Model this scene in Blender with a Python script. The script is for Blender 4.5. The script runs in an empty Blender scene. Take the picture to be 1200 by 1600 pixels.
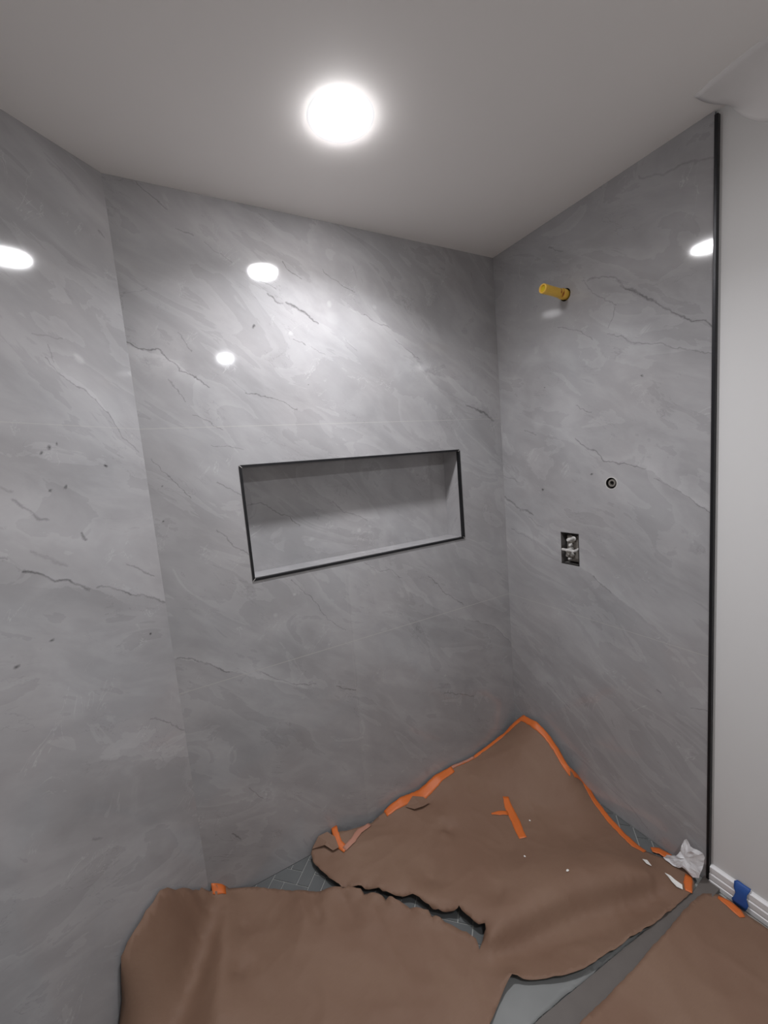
import bpy, bmesh, math, random
import numpy as np
from mathutils import Vector, Matrix, noise, geometry

random.seed(7)
SC = bpy.context.scene
COL = SC.collection

# ------------------------------------------------------------------ camera
FPX = 644.39
CAM = np.array([-1.5002, -1.5067, 1.5377])
RT = np.array([0.8719, -0.4827, -0.0822])
UP = np.array([0.1286, 0.0636, 0.9897])
FW = np.array([0.4725, 0.8734, -0.1176])
cd = bpy.data.cameras.new('camera'); cam = bpy.data.objects.new('camera', cd); COL.objects.link(cam)
cd.sensor_fit = 'HORIZONTAL'; cd.sensor_width = 36.0; cd.lens = 36.0 * FPX / 1200.0
cd.clip_start = 0.02
cam.matrix_world = Matrix(((RT[0], UP[0], -FW[0], CAM[0]), (RT[1], UP[1], -FW[1], CAM[1]),
                           (RT[2], UP[2], -FW[2], CAM[2]), (0, 0, 0, 1)))
SC.camera = cam
# ------------------------------------------------------------------ world, colour
SC.view_settings.view_transform = 'Standard'; SC.view_settings.look = 'None'
SC.view_settings.exposure = 0.0; SC.view_settings.gamma = 1.0; SC.view_settings.use_curve_mapping = False
w = bpy.data.worlds.new('world'); SC.world = w; w.use_nodes = True
w.node_tree.nodes['Background'].inputs[0].default_value = (.6, .6, .65, 1)
w.node_tree.nodes['Background'].inputs[1].default_value = 0.05
SC.cycles.sample_clamp_indirect = 6.0
SC.cycles.caustics_reflective = False; SC.cycles.caustics_refractive = False

LAMP_POWER, LAMP_SPREAD, LENS_EMIT = 9.8, 138.0, 145.0
ENTRY_POWER, ENTRY_SPREAD = 12.5, 168.0
LAMP = (-0.958, -0.447)
ENTRY_LAMP = (-0.915, -1.913)

H = 2.44
W = 1.5238
LR = 0.873
TH = 3.8503                                      # heading of the angled left wall
LD = np.array([math.cos(TH), math.sin(TH), 0.])   # runs from the back-left corner towards the room
LN = np.array([math.sin(TH), -math.cos(TH), 0.])  # its normal
if (CAM - np.array([-W, 0, 0])) @ LN < 0: LN = -LN
LL = 1.36
Z1, Z2 = 1.7049, 0.8242

# ------------------------------------------------------------------ helpers
def ray(px, py):
    return FW + RT * (px - 600) / FPX - UP * (py - 800) / FPX
def at(px, py, ax, v):
    """where the sight line through a photo pixel meets the plane axis = v"""
    d = ray(px, py); return CAM + d * (v - CAM[ax]) / d[ax]
def at_left(px, py, off=0.0):
    d = ray(px, py); o = np.array([-W, 0, 0.]) + LN * off
    return CAM + d * (((o - CAM) @ LN) / (d @ LN))
def uv_back(px, py):
    q = at(px, py, 1, 0.0); return (q[0], q[2])
def uv_right(px, py):
    q = at(px, py, 0, 0.0); return (-q[1], q[2])
def uv_left(px, py):
    q = at_left(px, py); return (-float((q - np.array([-W, 0, 0])) @ LD), q[2])

def link_mesh(name, bm, mat, parent=None, smooth=False):
    me = bpy.data.meshes.new(name); bm.to_mesh(me); bm.free()
    if smooth:
        for f in me.polygons: f.use_smooth = True
    o = bpy.data.objects.new(name, me); COL.objects.link(o)
    if mat is not None: me.materials.append(mat)
    if parent is not None:
        o.parent = parent
        o.matrix_parent_inverse = Matrix.Identity(4)
        o.location = -Vector(parent.location)      # parts are modelled in room coordinates
    return o
def tag(o, label=None, cat=None, group=None, kind=None):
    if label: o['label'] = label
    if cat: o['category'] = cat
    if group: o['group'] = group
    if kind: o['kind'] = kind
    return o
def thing(name, loc, label, cat, group=None):
    o = bpy.data.objects.new(name, None); COL.objects.link(o); o.location = loc; o.empty_display_size = .05
    return tag(o, label, cat, group)

def add_box(bm, x0, x1, y0, y1, z0, z1, bev=0.0):
    r = bmesh.ops.create_cube(bm, size=1.0)
    for v in r['verts']:
        v.co = Vector((x0 + (v.co.x + .5) * (x1 - x0), y0 + (v.co.y + .5) * (y1 - y0), z0 + (v.co.z + .5) * (z1 - z0)))
    if bev:
        es = list({e for v in r['verts'] for e in v.link_edges})
        bmesh.ops.bevel(bm, geom=es, offset=bev, segments=2, affect='EDGES', profile=.5)
def add_lathe(bm, prof, origin, axis, seg=40, caps=True):
    """profile [(radius, height)] turned about an axis through origin"""
    a = Vector(axis).normalized(); q = Vector((0, 0, 1)).rotation_difference(a)
    rings = []
    for r_, h_ in prof:
        rings.append([bm.verts.new(Vector(origin) + q @ Vector((r_ * math.cos(2 * math.pi * k / seg), r_ * math.sin(2 * math.pi * k / seg), h_))) for k in range(seg)])
    for A, B in zip(rings, rings[1:]):
        for k in range(seg):
            bm.faces.new((A[k], A[(k + 1) % seg], B[(k + 1) % seg], B[k]))
    if caps:
        if prof[0][0] > 1e-6: bm.faces.new(rings[0][::-1])
        if prof[-1][0] > 1e-6: bm.faces.new(rings[-1])
    bmesh.ops.recalc_face_normals(bm, faces=bm.faces)
def add_quad(bm, pts):
    return bm.faces.new([bm.verts.new(p) for p in pts])

# ------------------------------------------------------------------ materials
def mat_new(name):
    m = bpy.data.materials.new(name); m.use_nodes = True
    nt = m.node_tree; return m, nt, nt.nodes['Principled BSDF']
class NB:
    """small node-building helper"""
    def __init__(s, nt): s.nt = nt; s.n = nt.nodes; s.l = nt.links
    def _in(s, sock, v):
        if hasattr(v, 'is_output'): s.l.new(v, sock)
        elif v is not None: sock.default_value = v
    def math(s, op, a, b=None, c=None, clamp=False):
        n = s.n.new('ShaderNodeMath'); n.operation = op; n.use_clamp = clamp
        s._in(n.inputs[0], a)
        if b is not None: s._in(n.inputs[1], b)
        if c is not None: s._in(n.inputs[2], c)
        return n.outputs[0]
    def vec(s, op, a, b=None, scale=None):
        n = s.n.new('ShaderNodeVectorMath'); n.operation = op
        s._in(n.inputs[0], a)
        if b is not None: s._in(n.inputs[1], b)
        if scale is not None: s._in(n.inputs['Scale'], scale)
        return n.outputs['Value'] if op in ('DOT_PRODUCT', 'LENGTH', 'DISTANCE') else n.outputs[0]
    def noise(s, v, scale, detail=3, rough=.5, dist=0., col=False):
        n = s.n.new('ShaderNodeTexNoise'); s._in(n.inputs['Vector'], v)
        n.inputs['Scale'].default_value = scale; n.inputs['Detail'].default_value = detail
        n.inputs['Roughness'].default_value = rough; n.inputs['Distortion'].default_value = dist
        return n.outputs['Color'] if col else n.outputs['Fac']
    def rng(s, v, a, b, c=0., d=1., smooth=True):
        n = s.n.new('ShaderNodeMapRange'); n.interpolation_type = 'SMOOTHSTEP' if smooth else 'LINEAR'
        s._in(n.inputs[0], v)
        for i, x in enumerate((a, b, c, d)): n.inputs[i + 1].default_value = x
        return n.outputs[0]
    def mix(s, f, a, b, mode='MIX'):
        n = s.n.new('ShaderNodeMix'); n.data_type = 'RGBA'; n.blend_type = mode
        s._in(n.inputs[0], f); s._in(n.inputs[6], a); s._in(n.inputs[7], b)
        return n.outputs[2]
    def mapping(s, v, loc=(0, 0, 0), rot=(0, 0, 0), sc=(1, 1, 1)):
        n = s.n.new('ShaderNodeMapping'); s._in(n.inputs[0], v)
        n.inputs[1].default_value = loc; n.inputs[2].default_value = rot; n.inputs[3].default_value = sc
        return n.outputs[0]
    def bump(s, h, strength, dist):
        n = s.n.new('ShaderNodeBump'); s._in(n.inputs['Height'], h)
        n.inputs['Strength'].default_value = strength; n.inputs['Distance'].default_value = dist
        return n.outputs[0]

def plain(name, col, rough=.6, metal=0., var=.05, nscale=30., spec=.5, bump=0.):
    m, nt, b = mat_new(name); nb = NB(nt)
    tc = nt.nodes.new('ShaderNodeTexCoord').outputs['Object']
    f = nb.noise(tc, nscale, 3)
    c = nb.mix(f, tuple(x * (1 - var) for x in col) + (1,), tuple(min(1, x * (1 + var)) for x in col) + (1,))
    nt.links.new(c, b.inputs['Base Color'])
    b.inputs['Roughness'].default_value = rough; b.inputs['Metallic'].default_value = metal
    b.inputs['Specular IOR Level'].default_value = spec
    if bump: nt.links.new(nb.bump(f, .4, bump), b.inputs['Normal'])
    return m

def stone_tile(name, veins, halos, blobs, dots, joints, seed, ang=-36.):
    """polished grey stone-look porcelain. veins: (polyline uv, half width m, depth);
    halos: (polyline uv, width m, strength, side); joints: [('v',v,u0,u1) / ('u',u,v0,v1)]"""
    m, nt, b = mat_new(name); nb = NB(nt)
    uv = nt.nodes.new('ShaderNodeUVMap').outputs[0]
    # jitter of the domain makes straight segments run ragged like real veins
    n1 = nb.noise(uv, 22., 4, .6, col=True)
    n1 = nb.vec('SUBTRACT', n1, (.5, .5, .5)); n1 = nb.vec('MULTIPLY', n1, (.034, .034, 0.))
    P = nb.vec('ADD', uv, n1)
    dark = None
    def after(prev):      # keeps the segments in sequence, so few values are alive at once
        if prev is None: return P
        n = nb.n.new('ShaderNodeVectorMath'); n.operation = 'MULTIPLY_ADD'
        nb.l.new(prev, n.inputs[0]); n.inputs[1].default_value = (1e-8, 1e-8, 0); nb.l.new(P, n.inputs[2]); return n.outputs[0]
    for pl, hw, depth in veins:
        for i, (A, B) in enumerate(zip(pl, pl[1:])):
            BA = (B[0] - A[0], B[1] - A[1]); L2 = BA[0] ** 2 + BA[1] ** 2
            if L2 < 1e-9: continue
            PA = nb.vec('SUBTRACT', after(dark), (A[0], A[1], 0))
            h = nb.math('ADD', nb.vec('DOT_PRODUCT', PA, (BA[0] / L2, BA[1] / L2, 0)), 0., clamp=True)
            D = nb.vec('LENGTH', nb.vec('SUBTRACT', PA, nb.vec('SCALE', (BA[0], BA[1], 0), scale=h)))
            depth_ = depth * 1.25; k = nb.math('MULTIPLY_ADD', D, -depth_ / hw, depth_)      # depth on the line, 0 at the edge
            dark = k if dark is None else nb.math('MAXIMUM', dark, k)
    lite = None
    for pl, wd, st, side in halos:
        st = st * 1.35
        for A, B in zip(pl, pl[1:]):
            BA = (B[0] - A[0], B[1] - A[1]); L2 = BA[0] ** 2 + BA[1] ** 2; L = math.sqrt(L2)
            nrm = (-BA[1] / L * side, BA[0] / L * side, 0)
            PA = nb.vec('SUBTRACT', after(lite if lite is not None else dark), (A[0], A[1], 0))
            h = nb.math('ADD', nb.vec('DOT_PRODUCT', PA, (BA[0] / L2, BA[1] / L2, 0)), 0., clamp=True)
            DV = nb.vec('SUBTRACT', PA, nb.vec('SCALE', (BA[0], BA[1], 0), scale=h))
            k = nb.math('MULTIPLY_ADD', nb.vec('LENGTH', DV), -st / wd, st)
            s_ = nb.math('MULTIPLY', nb.vec('DOT_PRODUCT', DV, nrm), 900., clamp=True)
            k = nb.math('MULTIPLY', k, s_)
            lite = k if lite is None else nb.math('MAXIMUM', lite, k)
    for (u, v), r_, st in blobs:
        k = nb.math('MULTIPLY_ADD', nb.vec('DISTANCE', after(lite if lite is not None else dark), (u, v, 0)), -st / r_ * 1.6, st * 1.6)
        k = nb.math('MINIMUM', k, st)
        lite = k if lite is None else nb.math('MAXIMUM', lite, k)
    for (u, v), r_ in dots:
        k = nb.math('MULTIPLY_ADD', nb.vec('DISTANCE', after(dark), (u, v, 0)), -.9 / r_, .9)
        dark = k if dark is None else nb.math('MAXIMUM', dark, k)
    # cloudy body
    R = nb.mapping(uv, (seed * 3.1, seed * 1.7, 0), (0, 0, math.radians(-ang)), (1, 1, 1))
    Ra = nb.vec('MULTIPLY', R, (1., 2.3, 1.))
    c1 = nb.noise(Ra, 1.7, 3, .5, .7)
    c2 = nb.noise(nb.vec('ADD', nb.vec('MULTIPLY', R, (1., 1.5, 1.)), (7.3, 2.1, 0)), 5.5, 4, .55, .8)
    c3 = nb.noise(nb.vec('MULTIPLY', R, (1., 3., 1.)), 16., 4, .65, .3)
    body = nb.math('ADD', nb.math('MULTIPLY', nb.rng(c1, .33, .67, -.5, .5), .17), nb.math('MULTIPLY', nb.math('SUBTRACT', c2, .5), .30))
    body = nb.math('ADD', body, nb.math('MULTIPLY', nb.math('SUBTRACT', c3, .5), .09))
    # soft edged drifts of paler mineral with one crisp side
    saw = nb.noise(nb.vec('ADD', Ra, (3.3, 9.1, 0)), 2.6, 6, .55, .9)
    fr = nb.math('FRACT', nb.math('MULTIPLY', saw, 5.))
    drift = nb.math('MULTIPLY', nb.rng(fr, .0, .05, 0, 1), nb.rng(fr, .05, .75, 1, 0))
    body = nb.math('ADD', body, nb.math('MULTIPLY', drift, .10))
    # hairline veins and pale wisps everywhere
    hv = nb.noise(nb.vec('ADD', Ra, (1.9, 4.4, 0)), 3.6, 6, .6, 1.1)
    hl = nb.math('ABSOLUTE', nb.math('SUBTRACT', hv, .5))
    msk = nb.rng(nb.noise(R, 5.2, 2), .52, .62)
    hair = nb.math('MULTIPLY', nb.rng(hl, .0, .006, 1, 0), msk)
    hv2 = nb.noise(nb.vec('ADD', nb.vec('MULTIPLY', R, (2.2, 1., 1.)), (5.9, 8.4, 0)), 5., 5, .62, .8)
    wisp = nb.math('MULTIPLY', nb.rng(nb.math('ABSOLUTE', nb.math('SUBTRACT', hv2, .5)), 0, .009, 1, 0),
                   nb.rng(nb.noise(nb.vec('ADD', R, (2, 3, 0)), 7., 2), .56, .66))
    body = nb.math('ADD', body, nb.math('MULTIPLY', hair, -.18))
    body = nb.math('ADD', body, nb.math('MULTIPLY', wisp, .22))
    if lite is not None: body = nb.math('ADD', body, nb.math('MAXIMUM', lite, 0.))
    if dark is not None: body = nb.math('SUBTRACT', body, nb.math('MULTIPLY', nb.math('MAXIMUM', dark, 0.), nb.rng(c3, .3, .6, .45, 1.)))
    val = nb.math('ADD', body, 1.0)
    tint = nb.mix(nb.noise(R, 3.3, 3), (.338, .322, .322, 1), (.328, .330, .338, 1))
    colr = nb.vec('SCALE', tint, scale=val)
    # joints between the slabs
    sx = nt.nodes.new('ShaderNodeSeparateXYZ'); nt.links.new(uv, sx.inputs[0])
    jm = None
    for kind, c, a0, a1, jstr in joints:
        main, along = (sx.outputs[1], sx.outputs[0]) if kind == 'v' else (sx.outputs[0], sx.outputs[1])
        d = nb.math('ABSOLUTE', nb.math('SUBTRACT', main, c))
        k = nb.math('MULTIPLY', nb.math('LESS_THAN', d, .0011), jstr)
        k = nb.math('MULTIPLY', k, nb.math('MULTIPLY', nb.math('GREATER_THAN', along, a0), nb.math('LESS_THAN', along, a1)))
        jm = k if jm is None else nb.math('MAXIMUM', jm, k)
    if jm is not None:
        colr = nb.mix(jm, colr, (.47, .45, .43, 1))
    b.inputs['Roughness'].default_value = .07
    nt.links.new(colr, b.inputs['Base Color'])
    b.inputs['Specular IOR Level'].default_value = .5
    return m

def P(f, *pts): return [f(*q) for q in pts]
B_, R_, L_ = uv_back, uv_right, uv_left
back_veins = [
    (P(B_, (194, 531), (215, 543), (250, 547), (262, 558), (280, 577), (303, 587), (327, 604)), .0030, .55),
    (P(B_, (418, 461), (435, 473), (442, 474)), .0040, .45),
    (P(B_, (448, 472), (462, 479), (480, 493), (498, 506)), .0050, .5),
    (P(B_, (441, 411), (455, 425), (471, 435)), .0025, .4),
    (P(B_, (504, 421), (537, 449), (553, 456)), .0025, .4),
    (P(B_, (400, 436), (432, 452)), .0020, .35),
    (P(B_, (570, 492), (590, 506), (607, 512)), .0028, .45),
    (P(B_, (618, 531), (635, 545), (655, 563)), .0020, .4),
    (P(B_, (730, 632), (755, 645), (771, 656)), .0075, .45),
    (P(B_, (210, 286), (240, 307), (262, 327)), .0028, .3),
    (P(B_, (275, 356), (300, 366)), .0028, .3),
    (P(B_, (320, 380), (362, 411)), .0022, .3),
    (P(B_, (280, 520), (300, 550)), .0022, .3),
    (P(B_, (264, 594), (290, 626)), .0022, .3),
    (P(B_, (385, 615), (430, 622), (466, 641)), .0026, .4),
    (P(B_, (303, 649), (347, 671)), .0022, .35),
    (P(B_, (330, 695), (380, 701)), .0020, .3),
    (P(B_, (457, 530), (478, 540)), .0022, .4),
    (P(B_, (485, 542), (507, 554)), .0020, .35),
    (P(B_, (540, 530), (556, 547)), .0018, .3),
    (P(B_, (340, 753), (363, 766), (376, 772)), .0030, .4),
    (P(B_, (237, 720), (270, 750), (299, 778)), .0020, .4),
    (P(B_, (340, 829), (363, 849), (390, 866)), .0028, .3),
    (P(B_, (455, 905), (486, 933), (512, 967), (541, 984)), .0020, .35),
    (P(B_, (570, 879), (593, 893), (608, 889), (628, 903)), .0026, .3),
    (P(B_, (670, 898), (693, 925), (724, 945)), .0028, .35),
    (P(B_, (730, 968), (770, 977), (798, 1003)), .0022, .25),
    (P(B_, (276, 1027), (290, 1028), (335, 1042), (356, 1050)), .0032, .40),
    (P(B_, (405, 1050), (432, 1061), (463, 1070), (495, 1069)), .0028, .35),
    (P(B_, (525, 1072), (540, 1077), (557, 1078)), .0032, .45),
    (P(B_, (388, 1232), (410, 1247)), .0025, .35),
    (P(B_, (362, 1304), (377, 1311)), .0045, .35),
    (P(B_, (695, 1082), (740, 1088)), .0035, .3),
]
back_halos = [
    (P(B_, (215, 543), (262, 558), (303, 587)), .05, .16, -1),
    (P(B_, (570, 493), (607, 513), (635, 545), (672, 590)), .15, .20, -1),
    (P(B_, (668, 582), (705, 592), (747, 624)), .07, .14, -1),
    (P(B_, (276, 1028), (335, 1042), (384, 1055), (470, 1074)), .055, .15, 1),
    (P(B_, (640, 925), (700, 962), (770, 977), (798, 1003)), .10, .10, 1),
    (P(B_, (545, 905), (552, 1000), (575, 1275)), .05, .05, 1),
]
back_blobs = [(B_(520, 500), .05, .10), (B_(460, 929), .010, .2), (B_(430, 962), .010, .2), (B_(515, 475), .014, .2), (B_(585, 480), .012, .2),
              (B_(455, 520), .012, .2), (B_(696, 1055), .01, .15)]
back_dots = [(B_(397, 511), .007), (B_(253, 761), .004), (B_(255, 814), .004), (B_(483, 601), .003), (B_(448, 873), .003)]
right_veins = [
    (P(R_, (916, 438), (934, 433), (958, 432), (976, 450), (1000, 457), (1018, 470)), .0040, .28),
    (P(R_, (976, 452), (1005, 460), (1033, 477), (1051, 490), (1075, 499), (1105, 502), (1117, 513)), .0038, .40),
    (P(R_, (910, 438), (925, 456), (946, 468), (962, 476)), .0025, .25),
    (P(R_, (960, 480), (958, 495), (950, 512)), .0025, .35),
    (P(R_, (871, 511), (910, 517), (925, 532)), .0030, .28),
    (P(R_, (949, 522), (970, 525), (979, 534), (1006, 538), (1030, 537)), .0030, .35),
    (P(R_, (1030, 537), (1054, 545), (1075, 547), (1116, 553)), .0030, .25),
    (P(R_, (900, 634), (923, 644)), .0025, .3),
    (P(R_, (898, 686), (916, 699), (934, 707), (943, 720), (964, 724), (988, 726), (1009, 733)), .0036, .42),
    (P(R_, (1020, 748), (1051, 760), (1080, 780), (1111, 801)), .0026, .30),
    (P(R_, (820, 672), (838, 678)), .0040, .25),
    (P(R_, (789, 777), (800, 783), (812, 796), (822, 797), (832, 804)), .0065, .40),
    (P(R_, (786, 743), (808, 752)), .0030, .25),
    (P(R_, (826, 808), (838, 818), (848, 823)), .0030, .25),
    (P(R_, (925, 900), (938, 912), (955, 927)), .0030, .28),
    (P(R_, (800, 826), (818, 836), (832, 845)), .0030, .25),
    (P(R_, (855, 1066), (890, 1106)), .0030, .28),
    (P(R_, (930, 1210), (985, 1260), (1012, 1296)), .0030, .22),  # faint dark slanting line low on the wall, above the taped paper edge
    (P(R_, (1000, 275), (1035, 272), (1065, 257), (1116, 244)), .0050, .20),
    (P(R_, (1025, 1078), (1032, 1083)), .0045, .4),
    (P(R_, (1080, 1106), (1104, 1112)), .0030, .3),
    (P(R_, (858, 385), (880, 394)), .0030, .25),
]
right_halos = [
    (P(R_, (976, 452), (1033, 477), (1075, 499), (1117, 513)), .05, .08, -1),
    (P(R_, (1005, 733), (1051, 760), (1111, 801)), .06, .15, 1),
    (P(R_, (856, 680), (916, 699), (943, 720), (1009, 733)), .12, .06, 1),
    (P(R_, (816, 832), (848, 850), (870, 872)), .09, .11, 1),
    (P(R_, (925, 900), (960, 930), (1005, 965)), .10, .15, 1),
    (P(R_, (800, 1010), (830, 1050), (890, 1110)), .12, .10, 1),
    (P(R_, (949, 522), (1006, 538), (1116, 553)), .05, .07, 1),
]
right_blobs = [(R_(842, 660), .045, .14), (R_(838, 545), .018, .12), (R_(790, 930), .010, .15)]
right_dots = [(R_(1003, 585), .006), (R_(850, 605), .004), (R_(848, 766), .008), (R_(925, 742), .006)]
left_veins = [
    (P(L_, (35, 891), (52, 893), (68, 898), (85, 905), (104, 908), (125, 915), (140, 921)), .0050, .5),
    (P(L_, (152, 920), (167, 919), (184, 922), (200, 927), (224, 930), (256, 940)), .0040, .4),
    (P(L_, (50, 860), (75, 870), (105, 883)), .0060, .25),
    (P(L_, (20, 780), (45, 800), (60, 811), (75, 813)), .0055, .35),
    (P(L_, (0, 760), (18, 766)), .0050, .3),
    (P(L_, (200, 880), (215, 887), (240, 900)), .0035, .35),
    (P(L_, (127, 833), (134, 843)), .0060, .5),
    (P(L_, (70, 560), (95, 585), (120, 602), (150, 625), (175, 655), (195, 685), (215, 706)), .0026, .32),
    (P(L_, (75, 540), (85, 567)), .0030, .25),
    (P(L_, (55, 524), (100, 530)), .0030, .2),
    (P(L_, (236, 1122), (262, 1126), (288, 1140)), .0030, .30),
    (P(L_, (0, 872), (8, 876)), .0045, .35),
    (P(L_, (155, 362), (165, 374)), .004, .3),
    (P(L_, (145, 1311), (160, 1310)), .005, .22),
]
left_halos = [
    (P(L_, (0, 868), (52, 893), (104, 908), (140, 921), (184, 922), (256, 940)), .17, .14, 1),
    (P(L_, (95, 585), (120, 602), (150, 625), (175, 655)), .05, .12, 1),
    (P(L_, (180, 1185), (215, 1180), (240, 1186), (293, 1182)), .11, .10, 1),
    (P(L_, (180, 1415), (215, 1392), (262, 1385)), .12, .08, -1),
]
left_blobs = [(L_(122, 560), .016, .25), (L_(110, 1010), .10, .04), (L_(40, 1275), .14, .10)]
left_dots = [(L_(234, 991), .006), (L_(83, 1002), .008), (L_(27, 1043), .009), (L_(76, 698), .008), (L_(63, 706), .006), (L_(91, 692), .005),
             (L_(80, 766), .006), (L_(101, 763), .005), (L_(165, 730), .006)]
VX = -0.8863; NZ0_ = 1.16
for lst in (back_veins, right_veins, left_veins):
    lst[:] = [v for v in lst if v]
M_back = stone_tile('stone_tile_back', back_veins, back_halos, back_blobs, back_dots,
                    [('v', Z1, -9, 9, .5), ('v', Z2, -9, 9, .8), ('u', VX, 0, NZ0_, .22)], 1)
M_right = stone_tile('stone_tile_right', right_veins, right_halos, right_blobs, right_dots, [('v', Z2, -9, 9, .6)], 2, -30.)
M_left = stone_tile('stone_tile_left', left_veins, left_halos, left_blobs, left_dots, [('v', Z1, -9, 9, .35)], 3, -32.)
M_niche = stone_tile('stone_tile_niche', [(P(B_, (397, 791), (417, 789), (443, 803), (466, 812), (484, 825)), .0035, .4),
                                          (P(B_, (538, 787), (555, 803), (578, 810), (594, 817)), .0035, .35)],
                     [(P(B_, (510, 768), (555, 803), (594, 817)), .06, .1, 1)], [(B_(502, 848), .012, .15), (B_(580, 833), .012, .2), (B_(668, 735), .014, .15)], [], [], 4)

M_paint = plain('ceiling_paint', (.87, .84, .815), .75, var=.015, nscale=6)
M_drywall = plain('drywall_paint', (.66, .65, .64), .7, var=.02, nscale=5)
M_black = plain('black_metal', (.022, .022, .024), .35, .6)
M_edge = plain('pale_edge', (.5, .48, .46), .5)
M_white_pl = plain('white_plastic', (.75, .75, .75), .45)
M_base = plain('baseboard_paint', (.72, .71, .71), .4, var=.03)
M_grout = plain('floor_grout', (.36, .36, .34), .8)
M_ftile = plain('floor_tile', (.115, .120, .120), .35, var=.18, nscale=9)
M_outfl = plain('subfloor', (.30, .28, .26), .85, var=.2)
M_curb = plain('curb_tile', (.13, .115, .105), .45, var=.1)
M_tape = plain('orange_tape', (.60, .140, .026), .5, var=.10, nscale=25)
M_tapeback = plain('tape_backside', (.42, .20, .14), .6, var=.1)
M_blue = plain('blue_tape', (.02, .08, .30), .55, var=.2)
M_brass = plain('brass', (.30, .275, .245), .45, .6, var=.2, nscale=60)
M_steel = plain('nickel', (.60, .585, .56), .45, .1, var=.1, nscale=60)
M_dark = plain('dark_cavity', (.015, .012, .011), .9)
M_cav = plain('cavity_board', (.12, .11, .105), .9, var=.25)
M_chip = plain('plaster_chip', (.82, .80, .76), .7)
M_lens = None
def emitter(name, col, s):
    m = bpy.data.materials.new(name); m.use_nodes = True; nt = m.node_tree; nt.nodes.clear()
    e = nt.nodes.new('ShaderNodeEmission'); o = nt.nodes.new('ShaderNodeOutputMaterial')
    e.inputs[0].default_value = col; e.inputs[1].default_value = s; nt.links.new(e.outputs[0], o.inputs[0]); return m
M_lens = emitter('lit_lens', (1, .985, 1, 1), LENS_EMIT); M_lens2 = emitter('lit_lens_entry', (1, .99, 1, 1), 40.)

m, nt, b = mat_new('kraft_paper'); nb = NB(nt)
tc = nt.nodes.new('ShaderNodeTexCoord').outputs['Object']
fa = nb.noise(tc, 2.6, 4, .6, .5); fb = nb.noise(nb.vec('MULTIPLY', tc, (1., 6., 1.)), 60., 4, .6)
c = nb.mix(nb.rng(fa, .3, .7), (.190, .108, .070, 1), (.225, .138, .092, 1))
c = nb.mix(nb.math('MULTIPLY', fb, .35), c, (.16, .085, .052, 1))
nt.links.new(c, b.inputs['Base Color']); b.inputs['Roughness'].default_value = .72
nt.links.new(nb.bump(nb.noise(tc, 90., 3), .25, .001), b.inputs['Normal'])
M_kraft = m
m, nt, b = mat_new('yellow_plastic'); nb = NB(nt)
tc = nt.nodes.new('ShaderNodeTexCoord').outputs['Object']
fa = nb.noise(tc, 40., 3)
nt.links.new(nb.mix(fa, (.88, .50, .07, 1), (.95, .64, .10, 1)), b.inputs['Base Color']); b.inputs['Roughness'].default_value = .4
M_yellow = m
M_yellow_d = plain('yellow_cap', (.60, .46, .01), .5)
M_red = plain('red_ink', (.40, .05, .02), .6)
m, nt, b = mat_new('clear_film'); nb = NB(nt)
tc = nt.nodes.new('ShaderNodeTexCoord').outputs['Object']
b.inputs['Base Color'].default_value = (.80, .79, .80, 1); b.inputs['Roughness'].default_value = .25
nt.links.new(nb.rng(nb.noise(tc, 25., 3), .3, .7, .62, .9), b.inputs['Alpha'])
M_film = m
M_sheet = plain('membrane_sheet', (.22, .225, .22), .5, var=.2, nscale=7)

# ------------------------------------------------------------------ room shell
def cdt_wall(name, to3d, outline, holes, mat, uvf, flip=False):
    """flat wall with real openings; uv in metres"""
    vs = []; es = []
    for loop in [outline] + holes:
        n0 = len(vs); vs += [Vector(q) for q in loop]
        es += [(n0 + i, n0 + (i + 1) % len(loop)) for i in range(len(loop))]
    v2, e2, f2, *_ = geometry.delaunay_2d_cdt(vs, es, [], 2 if holes else 1, 1e-6)
    bm = bmesh.new(); bv = [bm.verts.new(to3d(*q)) for q in v2]
    for f in f2:
        c = sum((v2[i] for i in f), Vector((0, 0))) / len(f)
        inside = False
        for hl in holes:
            if geometry_in(c, hl): inside = True
        if inside or not geometry_in(c, outline): continue
        bm.faces.new([bv[i] for i in (f[::-1] if flip else f)])
    bmesh.ops.delete(bm, geom=[v for v in bm.verts if not v.link_faces], context='VERTS')
    ul = bm.loops.layers.uv.new('UVMap')
    for f in bm.faces:
        for l in f.loops: l[ul].uv = uvf(l.vert.co)
    o = link_mesh(name, bm, mat); tag(o, kind='structure'); return o
def geometry_in(p, poly):
    x, y = p[0], p[1]; ins = False; n = len(poly)
    for i in range(n):
        x1, y1 = poly[i][0], poly[i][1]; x2, y2 = poly[(i + 1) % n][0], poly[(i + 1) % n][1]
        if (y1 > y) != (y2 > y) and x < (x2 - x1) * (y - y1) / (y2 - y1) + x1: ins = not ins
    return ins
def circ(cx, cy, r_, n=28): return [(cx + r_ * math.cos(2 * math.pi * k / n), cy + r_ * math.sin(2 * math.pi * k / n)) for k in range(n)]

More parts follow.
